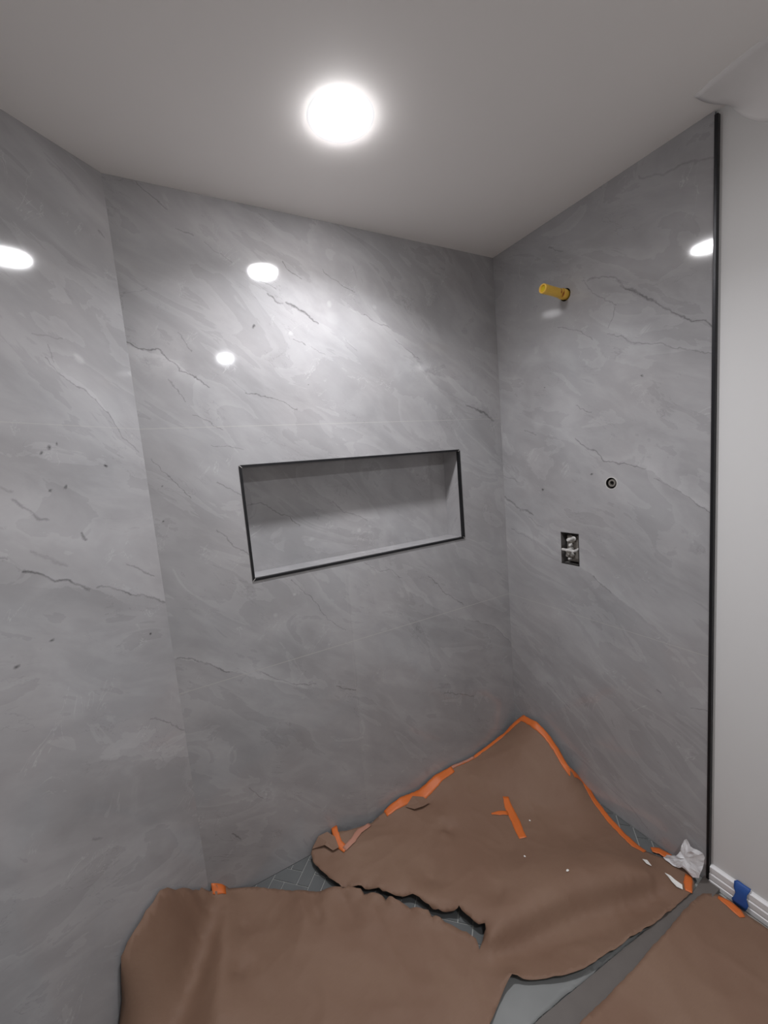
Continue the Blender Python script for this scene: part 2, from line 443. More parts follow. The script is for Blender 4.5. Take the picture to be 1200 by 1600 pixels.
NX0, NX1, NZ0, NZ1, ND = -1.2381, -0.2708, 1.1600, 1.5668, 0.118
cdt_wall('wall_back', lambda u, v: (u, 0, v), [(-W, 0), (0, 0), (0, H), (-W, H)], [[(NX0, NZ0), (NX1, NZ0), (NX1, NZ1), (NX0, NZ1)]],
         M_back, lambda c: (c.x, c.z))
PIPE = (.378, 2.135); FIT = (.5525, 1.3915); VAL = (.3215, .4085, 1.042, 1.180)
cdt_wall('wall_right', lambda u, v: (0, -u, v), [(0, 0), (LR, 0), (LR, H), (0, H)],
         [circ(PIPE[0], PIPE[1], .0235), circ(FIT[0], FIT[1], .021), [(VAL[0], VAL[2]), (VAL[1], VAL[2]), (VAL[1], VAL[3]), (VAL[0], VAL[3])]],
         M_right, lambda c: (-c.y, c.z))
O3 = Vector((-W, 0, 0)); LDv = Vector(LD)
cdt_wall('wall_left', lambda u, v: O3 + LDv * (-u) + Vector((0, 0, v)), [(-LL, 0), (0, 0), (0, H), (-LL, H)], [],
         M_left, lambda c: (-(c - O3).dot(LDv), c.z))
EL = O3 + LDv * LL
YF = -2.95
def quadwall(name, pts, mat):
    bm = bmesh.new(); add_quad(bm, pts); return tag(link_mesh(name, bm, mat), kind='structure')
XD = .010
quadwall('wall_side', [(XD, -LR, 0), (XD, YF, 0), (XD, YF, H), (XD, -LR, H)], M_drywall)
M_wallfar = plain('entry_paint', (.86, .84, .82), .7, var=.02, nscale=5)
quadwall('wall_front', [(XD, YF, 0), (EL.x, YF, 0), (EL.x, YF, H), (XD, YF, H)], M_wallfar)
quadwall('wall_entry', [(EL.x, YF, 0), (EL.x, EL.y, 0), (EL.x, EL.y, H), (EL.x, YF, H)], M_wallfar)
bm = bmesh.new(); bm.faces.new([bm.verts.new(q) for q in [(XD, 0, H), (-W, 0, H), (EL.x, EL.y, H), (EL.x, YF, H), (XD, YF, H)]])
tag(link_mesh('ceiling', bm, M_paint), kind='structure')

# shower floor: grout bed with small diagonal herringbone tiles set in it
SILL_Y0, SILL_Y1 = -.935, -.860
bm = bmesh.new(); bm.faces.new([bm.verts.new(q) for q in [(XD, 0, -.003), (-W, 0, -.003), (EL.x, EL.y, -.003), (EL.x, SILL_Y0, -.003), (XD, SILL_Y0, -.003)]])
floor = tag(link_mesh('floor', bm, M_grout), kind='structure')
bm = bmesh.new()
tw, tl, g = .050, .100, .0036
ca, sa = math.cos(math.radians(45)), math.sin(math.radians(45))
def rot45(x, y): return (-1.2 + x * ca - y * sa, -.05 + x * sa + y * ca)
for i in range(-40, 41):
    for j in range(-16, 17):
        for k in (0, 1):
            # herringbone lattice: L-shaped pair repeated along the diagonal
            bx = i * tw + j * 2 * tl * .0 + 0; 
            ox, oy = i * tw + j * 2 * tw, i * tw - j * 2 * tw
            if k == 0: x0, x1, y0, y1 = ox, ox + tl, oy, oy + tw
            else: x0, x1, y0, y1 = ox, ox + tw, oy + tw, oy + tw + tl
            cx, cy = rot45((x0 + x1) / 2, (y0 + y1) / 2)
            if not (-1.98 < cx < .06 and -.86 < cy < .06): continue
            q = [rot45(x, y) for x, y in ((x0 + g / 2, y0 + g / 2), (x1 - g / 2, y0 + g / 2), (x1 - g / 2, y1 - g / 2), (x0 + g / 2, y1 - g / 2))]
            for nx_, ny_, d0 in ((0, -1, .002), (-1, 0, .002), (0, 1, SILL_Y1 + .003), (LN[0], LN[1], LN[0] * -W + .002)):   # cut at the walls and the sill
                out = []
                for a in range(len(q)):
                    p_, r_ = q[a], q[(a + 1) % len(q)]; dp = p_[0] * nx_ + p_[1] * ny_ - d0; dr = r_[0] * nx_ + r_[1] * ny_ - d0
                    if dp >= 0: out.append(p_)
                    if dp * dr < 0: t_ = dp / (dp - dr); out.append((p_[0] + (r_[0] - p_[0]) * t_, p_[1] + (r_[1] - p_[1]) * t_))
                q = out
                if len(q) < 3: break
            if len(q) < 3: continue
            lo = [bm.verts.new((x, y, -.003)) for x, y in q]; hi = [bm.verts.new((x, y, 0)) for x, y in q]
            bm.faces.new(hi)
            for a in range(len(q)): bm.faces.new((lo[a], lo[(a + 1) % len(q)], hi[(a + 1) % len(q)], hi[a]))
link_mesh('floor_tiles', bm, M_ftile, floor)
quadwall('floor_outer', [(XD, SILL_Y0, -.004), (EL.x, SILL_Y0, -.004), (EL.x, YF, -.004), (XD, YF, -.004)], M_outfl)
# shallow tiled sill across the shower opening
bm = bmesh.new(); pl_ = [(0, -.866), (-.08, -.872), (-.763, -.822), (-1.0, -.815), (-2.5, -.815), (-2.5, SILL_Y0 + .02), (0, SILL_Y0 + .02)]
lo_ = [bm.verts.new((x, y, -.003)) for x, y in pl_]; hi_ = [bm.verts.new((x, y, .012)) for x, y in pl_]
bm.faces.new(hi_)
for i_ in range(len(pl_)): bm.faces.new((lo_[i_], lo_[(i_ + 1) % len(pl_)], hi_[(i_ + 1) % len(pl_)], hi_[i_]))
bmesh.ops.recalc_face_normals(bm, faces=bm.faces)
tag(link_mesh('trim_3', bm, M_curb), kind='structure')

# black metal end profile of the tiled wall
bm = bmesh.new()
add_box(bm, -.004, XD + .001, -LR - .009, -LR, .0, H - .012, .0012)
e = tag(link_mesh('trim_1', bm, M_black), kind='structure')

# baseboard on the painted wall: stepped profile swept along the wall
prof = [(0, 0), (-.018, 0), (-.018, .016), (-.0150, .0175), (-.0150, .021), (-.0165, .0225), (-.0165, .040), (-.012, .0415), (-.012, .045), (-.0135, .047), (-.0125, .064), (-.006, .069), (0, .070)]
bm = bmesh.new(); ya, yb = -LR - .010, YF
A = [bm.verts.new((XD + x, ya, z)) for x, z in prof]; Bv = [bm.verts.new((XD + x, yb, z)) for x, z in prof]
for i in range(len(prof) - 1): bm.faces.new((A[i], A[i + 1], Bv[i + 1], Bv[i]))
bm.faces.new(A[::-1]); bm.faces.new(Bv)
bmesh.ops.recalc_face_normals(bm, faces=bm.faces)
tag(link_mesh('baseboard_right', bm, M_base), kind='structure')

# added cove between ceiling and painted wall, shaped to blend away their corner shading
def build_cove():
    bm = bmesh.new(); cols = []
    for k in range(61):
        y = -.870 - k * .012
        zc = float(np.interp(-y, [.870, .88, .90, .935, .98, 1.05, 1.3, 1.6], [.012, .030, .060, .096, .120, .13, .11, .02]))
        xc = float(np.interp(-y, [.870, .90, 1.0, 1.3, 1.6], [.125, .135, .15, .13, .02]))
        st = .0028
        yw = lambda a_: y - .004 - .033 * math.sin(a_) ** 2
        col = [(XD - xc, yw(0), H)]
        for a in range(17):
            an = a / 16 * math.pi / 2; p_ = .80
            col.append((XD - xc + (xc - st) * math.sin(an) ** p_, yw(an), H - zc + (zc - st) * math.cos(an) ** p_))
        col.append((XD, yw(math.pi / 2), H - zc))
        cols.append([bm.verts.new(q) for q in col])
    tip = bm.verts.new((XD, -.905, H)); A = cols[0]
    for i in range(len(A) - 1): bm.faces.new((A[i], A[i + 1], tip))
    for A, B in zip(cols, cols[1:]):
        for i in range(len(A) - 1): bm.faces.new((A[i], A[i + 1], B[i + 1], B[i]))
    bmesh.ops.recalc_face_normals(bm, faces=bm.faces)
    o = link_mesh('corner_cove', bm, plain('cove_white', (.80, .78, .77), .85, var=.03), smooth=True)
    tag(o, 'smooth off-white added cove where painted wall meets ceiling above black edge trim', 'plaster patch')
build_cove()

# ------------------------------------------------------------------ niche
t = thing('wall_niche', ((NX0 + NX1) / 2, 0, NZ0), 'long recessed stone-look shower niche with thin black metal frame', 'niche')
bm = bmesh.new()
a, bq, c_, d_ = NX0, NX1, NZ0, NZ1
for pts in ([(a, ND, c_), (bq, ND, c_), (bq, ND, d_), (a, ND, d_)],
            [(a, 0, c_), (bq, 0, c_), (bq, ND, c_), (a, ND, c_)],
            [(a, 0, d_), (a, ND, d_), (bq, ND, d_), (bq, 0, d_)],
            [(a, 0, c_), (a, ND, c_), (a, ND, d_), (a, 0, d_)],
            [(bq, 0, c_), (bq, 0, d_), (bq, ND, d_), (bq, ND, c_)]): add_quad(bm, pts)
bmesh.ops.remove_doubles(bm, verts=bm.verts, dist=1e-5)
bmesh.ops.recalc_face_normals(bm, faces=bm.faces); bmesh.ops.reverse_faces(bm, faces=bm.faces)
ul = bm.loops.layers.uv.new('UVMap')
for f in bm.faces:
    for l in f.loops:
        co = l.vert.co
        l[ul].uv = (co.x + (co.y if abs(f.normal.x) > .5 else 0), co.z + (co.y if abs(f.normal.z) > .5 else 0))
link_mesh('niche_lining', bm, M_niche, t)
def bar(bm, p0, p1, inw, fw=.0085, pr=.0035):
    """mitred L-shaped bar from p0 to p1 (outer corners); inw = unit vector into the opening"""
    p0, p1, inw = Vector(p0), Vector(p1), Vector(inw); dr = (p1 - p0).normalized()
    g = .0006
    o0, o1 = p0 + dr * g, p1 - dr * g
    i0, i1 = p0 + inw * fw + dr * (fw + g), p1 + inw * fw - dr * (fw + g)
    F, Bk = Vector((0, -pr, 0)), Vector((0, .012, 0))
    vs = [bm.verts.new(q) for q in (o0 + F, o1 + F, i1 + F, i0 + F, o0 + Bk * 0, o1 + Bk * 0, i1 + Bk, i0 + Bk)]
    for f in ((0, 1, 2, 3), (0, 4, 5, 1), (1, 5, 6, 2), (2, 6, 7, 3), (3, 7, 4, 0)): bm.faces.new([vs[i] for i in f])
e_ = .0045
c4 = [(NX0 - e_, 0, NZ0 - e_), (NX1 + e_, 0, NZ0 - e_), (NX1 + e_, 0, NZ1 + e_), (NX0 - e_, 0, NZ1 + e_)]
for k, inw in enumerate([(0, 0, 1), (-1, 0, 0), (0, 0, -1), (1, 0, 0)]):
    bm = bmesh.new(); bar(bm, c4[k], c4[(k + 1) % 4], inw)
    bmesh.ops.recalc_face_normals(bm, faces=bm.faces)
    link_mesh('frame_bar', bm, M_black, t)
for k, (sx, sz) in enumerate([(1, 1), (-1, 1), (-1, -1), (1, -1)]):     # pale mitre lines at the frame's corners
    bm = bmesh.new(); q = Vector(c4[k]); w_ = .0009; L_c = .0095
    p1 = q + Vector((sx * L_c, 0, sz * L_c)); nn = Vector((-sz, 0, sx)).normalized() * w_
    add_quad(bm, [q + nn + Vector((0, -.0039, 0)), q - nn + Vector((0, -.0039, 0)), p1 - nn + Vector((0, -.0039, 0)), p1 + nn + Vector((0, -.0039, 0))])
    o = link_mesh('mitre_joint', bm, M_edge, t); o['label'] = 'pale mitre line at the frame corners'

# ------------------------------------------------------------------ ceiling lights
def downlight(x, y, power, spread, label, lens_mat, R=.062, dome=.013, ring=.088):
    t = thing('ceiling_light', (x, y, H), label, 'ceiling light', 'recessed ceiling lights')
    bm = bmesh.new()
    add_lathe(bm, [(ring, -.0001), (R + .002, -.0010), (R + .001, -.0009), (R + .001, -.0001)], (x, y, H), (0, 0, 1), 64, caps=False)
    link_mesh('trim_ring', bm, M_white_pl, t)
    bm = bmesh.new()
    add_lathe(bm, [(R * math.cos(a), -.003 - (dome - .003) * math.sin(a)) for a in [k / 8 * math.pi / 2 for k in range(9)]][:-1] + [(.001, -dome)], (x, y, H), (0, 0, 1), 64)
    link_mesh('lens', bm, lens_mat, t, smooth=True)
    ld = bpy.data.lights.new('lamp', 'AREA'); ld.shape = 'DISK'; ld.size = R * 1.9; ld.energy = power; ld.spread = math.radians(spread)
    ld.color = (.95, .96, 1.0)
    lo = bpy.data.objects.new('lamp', ld); COL.objects.link(lo); lo.parent = t; lo.location = (0, 0, -dome - .003)
    return t
downlight(LAMP[0], LAMP[1], LAMP_POWER, LAMP_SPREAD, 'bright round recessed light shining in the shower ceiling', M_lens)
downlight(ENTRY_LAMP[0], ENTRY_LAMP[1], ENTRY_POWER, ENTRY_SPREAD, 'round recessed light outside the shower, seen as the small lower glint on the back wall', M_lens2, R=.045, dome=.007, ring=.062)

# ------------------------------------------------------------------ plumbing on the right wall
py_, pz_ = -PIPE[0], PIPE[1]
t = thing('shower_pipe_stub', (0, py_, pz_), 'yellow plastic pipe stub sticking out high on the right tiled wall', 'pipe')
bm = bmesh.new()
add_lathe(bm, [(.0168, -.02), (.0168, .105), (.0172, .108), (.0175, .127), (.0168, .130), (.0125, .130), (.0122, .120)], (0, py_, pz_), (-1, 0, .06), 36, caps=False)
link_mesh('pipe', bm, M_yellow, t, smooth=True)
bm = bmesh.new(); add_lathe(bm, [(.0124, .121), (.0124, .1235)], (0, py_, pz_), (-1, 0, .06), 32)
o = link_mesh('end_plug', bm, M_yellow_d, t); o['label'] = 'darker yellow end of the pipe'
bm = bmesh.new(); add_lathe(bm, [(.0168, .0), (.0192, .002), (.0198, .012), (.0198, .022), (.0175, .030), (.0168, .034)], (0, py_, pz_), (-1, 0, .06), 36, caps=False)
link_mesh('collar', bm, M_yellow, t, smooth=True)
bm = bmesh.new()
for hh, a0, a1 in ((.030, 3.6, 5.6), (.041, 4.2, 5.2), (.026, .3, 1.4)):
    ax = Vector((-1, 0, .06)).normalized(); q = Vector((0, 0, 1)).rotation_difference(ax)
    for k in range(8):
        u0, u1 = a0 + (a1 - a0) * k / 8, a0 + (a1 - a0) * (k + 1) / 8
        r_ = .0205 if hh < .035 else .0172
        f = lambda an, h: Vector((0, py_, pz_)) + q @ Vector((r_ * math.cos(an), r_ * math.sin(an), h))
        add_quad(bm, [f(u0, hh), f(u1, hh), f(u1, hh + .0035 + .002 * math.sin(k)), f(u0, hh + .0035 + .002 * math.sin(k - 1))])
o = link_mesh('red_marking', bm, M_red, t); o['label'] = 'dark red marks round the base of the pipe'
bm = bmesh.new(); add_lathe(bm, [(.0235, .0), (.0235, .03), (.001, .03)], (0, py_, pz_), (1, 0, 0), 32, caps=False)
o = link_mesh('wall_hole', bm, M_dark, t); o['label'] = 'dark ring-shaped gap in the tile round the pipe'

fy, fz = -FIT[0], FIT[1]
t = thing('pipe_fitting', (0, fy, fz), 'small round brass water outlet sunk in a hole in the right tiled wall', 'pipe fitting')
bm = bmesh.new(); add_lathe(bm, [(.021, .0), (.021, .035), (.001, .035)], (0, fy, fz), (1, 0, 0), 32, caps=False)
o = link_mesh('wall_hole', bm, M_dark, t)
bm = bmesh.new(); add_lathe(bm, [(.0150, .03), (.0150, .006), (.0135, .003), (.0085, .003), (.0080, .010), (.0080, .025)], (0, fy, fz), (1, 0, 0), 32, caps=False)
link_mesh('threaded_socket', bm, M_brass, t, smooth=False)
bm = bmesh.new(); add_lathe(bm, [(.0079, .012), (.0079, .0125)], (0, fy, fz), (1, 0, 0), 24)
link_mesh('bore', bm, M_dark, t)
bm = bmesh.new(); add_lathe(bm, [(.0208, -.0006), (.0235, -.0006), (.0242, .0)], (0, fy, fz), (1, 0, 0), 32, caps=False)
o = link_mesh('sealant_ring', bm, M_edge, t); o['label'] = 'thin pale ring of sealant round the hole'

y0, y1, z0, z1 = -VAL[1], -VAL[0], VAL[2], VAL[3]
t = thing('shower_valve', (0, (y0 + y1) / 2, z0), 'rough-in shower mixer valve with two stems in a rectangular cut-out', 'valve')
bm = bmesh.new(); D = .055
for pts in ([(D, y0, z0), (D, y1, z0), (D, y1, z1), (D, y0, z1)], [(0, y0, z0), (0, y1, z0), (D, y1, z0), (D, y0, z0)],
            [(0, y0, z1), (D, y0, z1), (D, y1, z1), (0, y1, z1)], [(0, y0, z0), (D, y0, z0), (D, y0, z1), (0, y0, z1)],
            [(0, y1, z0), (0, y1, z1), (D, y1, z1), (D, y1, z0)]): add_quad(bm, pts)
bmesh.ops.recalc_face_normals(bm, faces=bm.faces)
link_mesh('wall_box', bm, M_cav, t)
bm = bmesh.new()
rim = .003
for a in ((y0 - .0, y1 + .0, z1 - rim, z1), (y0 - .0, y1 + .0, z0, z0 + rim), (y0, y0 + rim, z0, z1)):
    add_box(bm, -.0008, .01, a[0], a[1], a[2], a[3])
link_mesh('rim', bm, M_dark, t)
bm = bmesh.new(); add_box(bm, .020, .050, y0 + .012, y1 - .012, z0 + .008, z1 - .012, .006)
add_lathe(bm, [(.020, .0), (.020, .008), (.016, .010)], (.022, (y0 + y1) / 2 + .004, z1 - .030), (-1, 0, 0), 6)
add_lathe(bm, [(.022, .0), (.022, .008), (.017, .012)], (.022, (y0 + y1) / 2 + .012, z0 + .042), (-1, 0, 0), 6)
link_mesh('valve_body', bm, M_brass, t, smooth=False)
def stem(y, z, L0, r_, tilt, name='stem'):
    bm = bmesh.new()
    add_lathe(bm, [(r_ * 1.5, 0), (r_ * 1.5, .008), (r_, .010), (r_, L0 - .004), (r_ * .8, L0)], (.018, y, z), (-1, tilt, 0.0), 20)
    link_mesh(name, bm, M_steel, t, smooth=False)
stem(-.376, 1.155, .046, .0070, 0.0)
stem(-.396, 1.108, .046, .0055, .0)
stem(-.362, 1.108, .040, .0055, .0)
bm = bmesh.new(); add_box(bm, -.020, -.013, -.400, -.338, 1.104, 1.1135, .002)
o = link_mesh('lever', bm, M_steel, t)
for (yy, zz, r_) in ((-.347, 1.079, .0065), (-.369, 1.084, .0070), (-.357, 1.066, .0055), (-.362, 1.126, .0065)):
    bm = bmesh.new(); add_lathe(bm, [(r_, 0), (r_, .010), (r_ * .7, .013)], (.014, yy, zz), (-1, 0, 0), 18)
    link_mesh('screw', bm, M_steel, t)

# ------------------------------------------------------------------ paper on the floor
def pt(px, py, how, v=None):
    if how == 'z': return at(px, py, 2, v)
    if how == 'y': return at(px, py, 1, v)
    if how == 'x': return at(px, py, 0, v)
    if how == 'l': return at_left(px, py, v)
def densify(pts, step, jit=0.0, seed=0):
    rnd = random.Random(seed); out = []
    n = len(pts)
    for i in range(n):
        a, b_ = np.array(pts[i]), np.array(pts[(i + 1) % n]); L = np.linalg.norm((b_ - a)[:2]); k = max(1, int(L / step))
        for j in range(k):
            q = a + (b_ - a) * j / k
            if j: q[:2] += [rnd.uniform(-jit, jit), rnd.uniform(-jit, jit)]
            out.append(q)
    return out
class Surf:
    """smooth height field through control points plus crumples"""
    def __init__(s, ctrl, seed, amp=.004, extra=None):
        c = np.array(ctrl); s.c = c[:, :2]; d = np.linalg.norm(s.c[:, None] - s.c[None], axis=2)
        n = len(c); A = np.zeros((n + 3, n + 3)); A[:n, :n] = d - np.eye(n) * .002; A[:n, n] = 1; A[:n, n + 1:] = s.c; A[n, :n] = 1; A[n + 1:, :n] = s.c.T
        s.w = np.linalg.lstsq(A, np.concatenate([c[:, 2], [0, 0, 0]]), rcond=None)[0]
        s.n = n; s.seed = seed; s.amp = amp; s.extra = extra
    def z(s, x, y):
        r_ = np.hypot(s.c[:, 0] - x, s.c[:, 1] - y)
        z = float(r_ @ s.w[:s.n] + s.w[s.n] + s.w[s.n + 1] * x + s.w[s.n + 2] * y)
        q = Vector((x * 5 + s.seed, y * 5, s.seed))
        k = 1 - abs(noise.noise(q)) * 2.2; k2 = 1 - abs(noise.noise(q * 2.7 + Vector((3, 1, 0)))) * 2.2
        z += s.amp * (max(k, 0) ** 3 + .45 * max(k2, 0) ** 3)
        if s.extra: z += s.extra(x, y)
        return max(z, .0022)
def sheet(name, outline, S, mat, parent, step=.012, thick=.0006, seed=1, jit=.0015):
    ol = densify(outline, step, jit, seed)
    P2 = [Vector((q[0], q[1])) for q in ol]; n = len(P2)
    es = [(i, (i + 1) % n) for i in range(n)]
    xs = [q.x for q in P2]; ys = [q.y for q in P2]; poly = [(q.x, q.y) for q in P2]
    gx = min(xs); rnd = random.Random(seed)
    inner = []
    edge = np.array(poly)
    row = 0; y = min(ys)
    while y < max(ys):
        x = gx + (row % 2) * step / 2
        while x < max(xs):
            xx, yy = x + rnd.uniform(-.1, .1) * step, y + rnd.uniform(-.1, .1) * step
            if geometry_in((xx, yy), poly) and np.min(np.hypot(edge[:, 0] - xx, edge[:, 1] - yy)) > step * .55: inner.append(Vector((xx, yy)))
            x += step
        y += step * .87; row += 1
    v2, e2, f2, *_ = geometry.delaunay_2d_cdt(P2 + inner, es, [], 1, 1e-7)
    bm = bmesh.new(); bv = [bm.verts.new((q.x, q.y, S.z(q.x, q.y))) for q in v2]
    for f in f2:
        c = (v2[f[0]] + v2[f[1]] + v2[f[2]]) / 3
        if geometry_in(c, poly): bm.faces.new([bv[i] for i in f])
    bmesh.ops.delete(bm, geom=[v for v in bm.verts if not v.link_faces], context='VERTS')
    bmesh.ops.recalc_face_normals(bm, faces=bm.faces)
    if sum(f.normal.z for f in bm.faces) < 0: bmesh.ops.reverse_faces(bm, faces=bm.faces)
    o = link_mesh(name, bm, mat, parent, smooth=True)
    md = o.modifiers.new('thickness', 'SOLIDIFY'); md.thickness = thick; md.offset = -1
    return o
def onsurf(S, px, py):
    z = .02
    for _ in range(30): q = at(px, py, 2, z); z = .5 * z + .5 * S.z(q[0], q[1])
    return np.array([q[0], q[1]])
def ribbon(name, S, centre, widths, mat, parent, lift=.0014, step=.010, side=0.0, label=None):
    """tape strip laid over a surface; centre = xy points, side shifts it across"""
    pts = []; ws = []
    for i in range(len(centre) - 1):
        a, b_ = np.array(centre[i]), np.array(centre[i + 1]); k = max(1, int(np.linalg.norm(b_ - a) / step))
        for j in range(k): pts.append(a + (b_ - a) * j / k); ws.append(widths[i] + (widths[i + 1] - widths[i]) * j / k)
    pts.append(np.array(centre[-1])); ws.append(widths[-1])
    bm = bmesh.new(); rows = []
    for i, q in enumerate(pts):
        d = pts[min(i + 1, len(pts) - 1)] - pts[max(i - 1, 0)]; d = d / (np.linalg.norm(d) + 1e-9); nn = np.array([-d[1], d[0]])
        r_ = []
        for s in (-.5, -.25, 0, .25, .5):
            e = q + nn * (s + side) * ws[i] + (nn * random.uniform(-.0012, .0012) if abs(s) == .5 else 0)
            r_.append(bm.verts.new((e[0], e[1], S.z(e[0], e[1]) + lift)))
        rows.append(r_)
    for A, B in zip(rows, rows[1:]):
        for j in range(4): bm.faces.new((A[j], A[j + 1], B[j + 1], B[j]))
    bmesh.ops.recalc_face_normals(bm, faces=bm.faces)
    if sum(f.normal.z for f in bm.faces) < 0: bmesh.ops.reverse_faces(bm, faces=bm.faces)
    o = link_mesh(name, bm, mat, parent, smooth=True)
    md = o.modifiers.new('thickness', 'SOLIDIFY'); md.thickness = .0004; md.offset = 1
    if label: o['label'] = label
    return o

back_edge = [(818, 1118, 'z', .20), (803, 1130, 'y', -.05), (788, 1146, 'y', -.025), (770, 1160, 'y', -.016), (740, 1183, 'y', -.014), (705, 1198, 'y', -.014),
             (680, 1214, 'y', -.014), (655, 1236, 'y', -.014), (625, 1247, 'y', -.014), (600, 1268, 'y', -.014), (580, 1286, 'z', .018)]
curl = [(566, 1291, 'z', .03), (548, 1297, 'z', .05), (530, 1300, 'z', .060), (508, 1307, 'z', .055), (490, 1320, 'z', .045), (486, 1334, 'z', .035)]
tear_a = [(489, 1346, 'z', .030), (503, 1361, 'z', .030), (518, 1374, 'z', .028), (530, 1382, 'z', .028), (540, 1388, 'z', .030), (543, 1385, 'z', .030), (565, 1384, 'z', .034), (592, 1386, 'z', .040),
          (604, 1392, 'z', .038), (613, 1397, 'z', .036), (645, 1396, 'z', .040), (655, 1401, 'z', .040), (670, 1412, 'z', .040), (685, 1419, 'z', .040), (715, 1419, 'z', .040), (717, 1415, 'z', .044),
          (722, 1423, 'z', .040), (735, 1434, 'z', .038), (748, 1445, 'z', .036), (758, 1443, 'z', .040), (759, 1452, 'z', .034), (754, 1470, 'z', .018), (749, 1485, 'z', .006)]
tear_b = [(744, 1468, 'z', .004), (735, 1462, 'z', .004), (717, 1452, 'z', .004), (695, 1441, 'z', .004), (675, 1433, 'z', .004), (641, 1420, 'z', .004), (603, 1408, 'z', .004),
          (570, 1399, 'z', .005), (542, 1393, 'z', .006), (500, 1394, 'z', .008), (457, 1393, 'z', .009), (425, 1389, 'z', .010), (402, 1386, 'z', .014),
          (380, 1387, 'z', .022), (358, 1389, 'z', .040), (349, 1381, 'l', .03), (338, 1382, 'l', .02), (315, 1386, 'l', .012), (285, 1387, 'l', .012), (262, 1386, 'l', .012), (250, 1391, 'l', .012)]
left_edge = [(228, 1423, 'l', .012), (205, 1462, 'l', .012), (189, 1492, 'l', .012), (189, 1530, 'l', .012), (191, 1565, 'l', .012), (186, 1605, 'l', .012), (168, 1650, 'z', .006), (150, 1690, 'z', .006)]
front = [(330, 1700, 'z', .006), (560, 1700, 'z', .006), (755, 1640, 'z', .009), (766, 1600, 'z', .010), (780, 1566, 'z', .012), (788, 1545, 'z', .020), (796, 1528, 'z', .032), (800, 1522, 'z', .034), (808, 1524, 'z', .030),
         (818, 1530, 'z', .022), (832, 1531, 'z', .020), (860, 1528, 'z', .022), (890, 1521, 'z', .025), (920, 1508, 'z', .028), (950, 1488, 'z', .028), (985, 1465, 'z', .026), (1010, 1448, 'z', .024),
         (1040, 1428, 'z', .020), (1062, 1410, 'z', .018), (1082, 1393, 'z', .017), (1085, 1380, 'z', .014), (1078, 1362, 'z', .010), (1058, 1350, 'z', .008), (1040, 1342, 'z', .008)]
right_edge = [(1010, 1331, 'z', .006), (995, 1320, 'z', .006), (975, 1303, 'z', .010), (945, 1268, 'z', .014), (928, 1246, 'z', .018), (912, 1222, 'z', .022), (890, 1200, 'x', -.05),
              (872, 1170, 'x', -.030), (855, 1146, 'x', -.026), (838, 1128, 'x', -.03)]
spec = back_edge + curl + tear_a + tear_b + left_edge + front + right_edge
ol = [pt(*q) for q in spec]
inner = [pt(*q) for q in [
    (700, 1300, 'z', .006), (640, 1340, 'z', .022), (580, 1350, 'z', .034), (540, 1350, 'z', .030), (800, 1250, 'z', .008), (760, 1240, 'z', .03), (815, 1180, 'z', .12),
    (850, 1260, 'z', .010), (900, 1310, 'z', .006), (800, 1330, 'z', .010), (700, 1370, 'z', .036), (780, 1400, 'z', .038),
    
    
    (850, 1500, 'z', .012), (920, 1475, 'z', .012), (700, 1500, 'z', .005), (600, 1450, 'z', .004), (500, 1430, 'z', .010), (440, 1430, 'z', .006), (420, 1560, 'z', .006),
    (600, 1600, 'z', .006), (700, 1590, 'z', .006), 
     (380, 1450, 'z', .008), (375, 1520, 'z', .008),
    (515, 1335, 'z', .030), (530, 1320, 'z', .045)]]
def line(pxs, z, n=9):
    out = []
    for a, b_ in zip(pxs, pxs[1:]):
        for k in range(n): out.append(pt(a[0] + (b_[0] - a[0]) * k / n, a[1] + (b_[1] - a[1]) * k / n, 'z', z))
    return out
inner += line([(768, 1460), (900, 1396), (1030, 1366)], .052) + line([(775, 1490), (905, 1428), (1040, 1392)], .007)
inner += line([(357, 1405), (345, 1540), (338, 1600)], .050) + [pt(*q) for q in [(335, 1400, 'z', .060), (300, 1402, 'l', .030), (325, 1425, 'z', .060), (312, 1465, 'z', .040), (300, 1510, 'z', .024), (288, 1550, 'z', .014), (265, 1600, 'z', .010)]]
inner += line([(690, 1250), (700, 1400)], .030, 6) + line([(672, 1255), (676, 1400)], .016, 6)
inner += line([(470, 1405), (490, 1460)], .022, 4) + line([(505, 1410), (512, 1470)], .022, 4) + line([(488, 1402), (502, 1450)], .008, 4) + line([(555, 1400), (585, 1450)], .020, 4) + line([(540, 1405), (560, 1450)], .008, 4)
S = Surf(ol + inner, 2.7, .0045)
paper = thing('kraft_paper_sheet', (-.7, -.45, 0), 'large torn brown kraft paper sheet taped over the shower floor', 'floor paper')
sheet('paper', [np.array(q) for q in ol], S, M_kraft, paper, step=.0115, seed=3)
def xy(lst): return [np.array(pt(*q)[:2]) for q in lst]
be = xy(back_edge)
ribbon('orange_tape', S, be[:6], [.028, .024, .020, .018, .014, .012], M_tape, paper, side=.42, label='orange tape along the back edge near the corner')
ribbon('orange_tape', S, be[4:6] , [.010, .010], M_tapeback, paper, side=.5, lift=.0022, label='pale torn stretch of tape on the back edge')
ribbon('orange_tape', S, be[5:10], [.030, .040, .050, .036, .030], M_tape, paper, side=.42, label='wide orange tape along the middle of the back edge')
re_ = [ol[0][:2]] + [q for q in xy(right_edge)[::-1]]
ribbon('orange_tape', S, re_, [.03] * 4 + [.026] * 3 + [.024, .026, .034, .020], M_tape, paper, side=-.42, label='long orange tape along the right wall edge')
ribbon('orange_tape', S, [onsurf(S, *q) for q in ((1018, 1328), (1030, 1330), (1048, 1340))], [.022, .030, .030], M_tape, paper, label='short orange tape by the white plastic')
ribbon('orange_tape', S, [onsurf(S, *q) for q in ((1076, 1368), (1075, 1382), (1076, 1394))], [.020, .024, .018], M_tape, paper, label='orange tape scrap at the end of the sill')
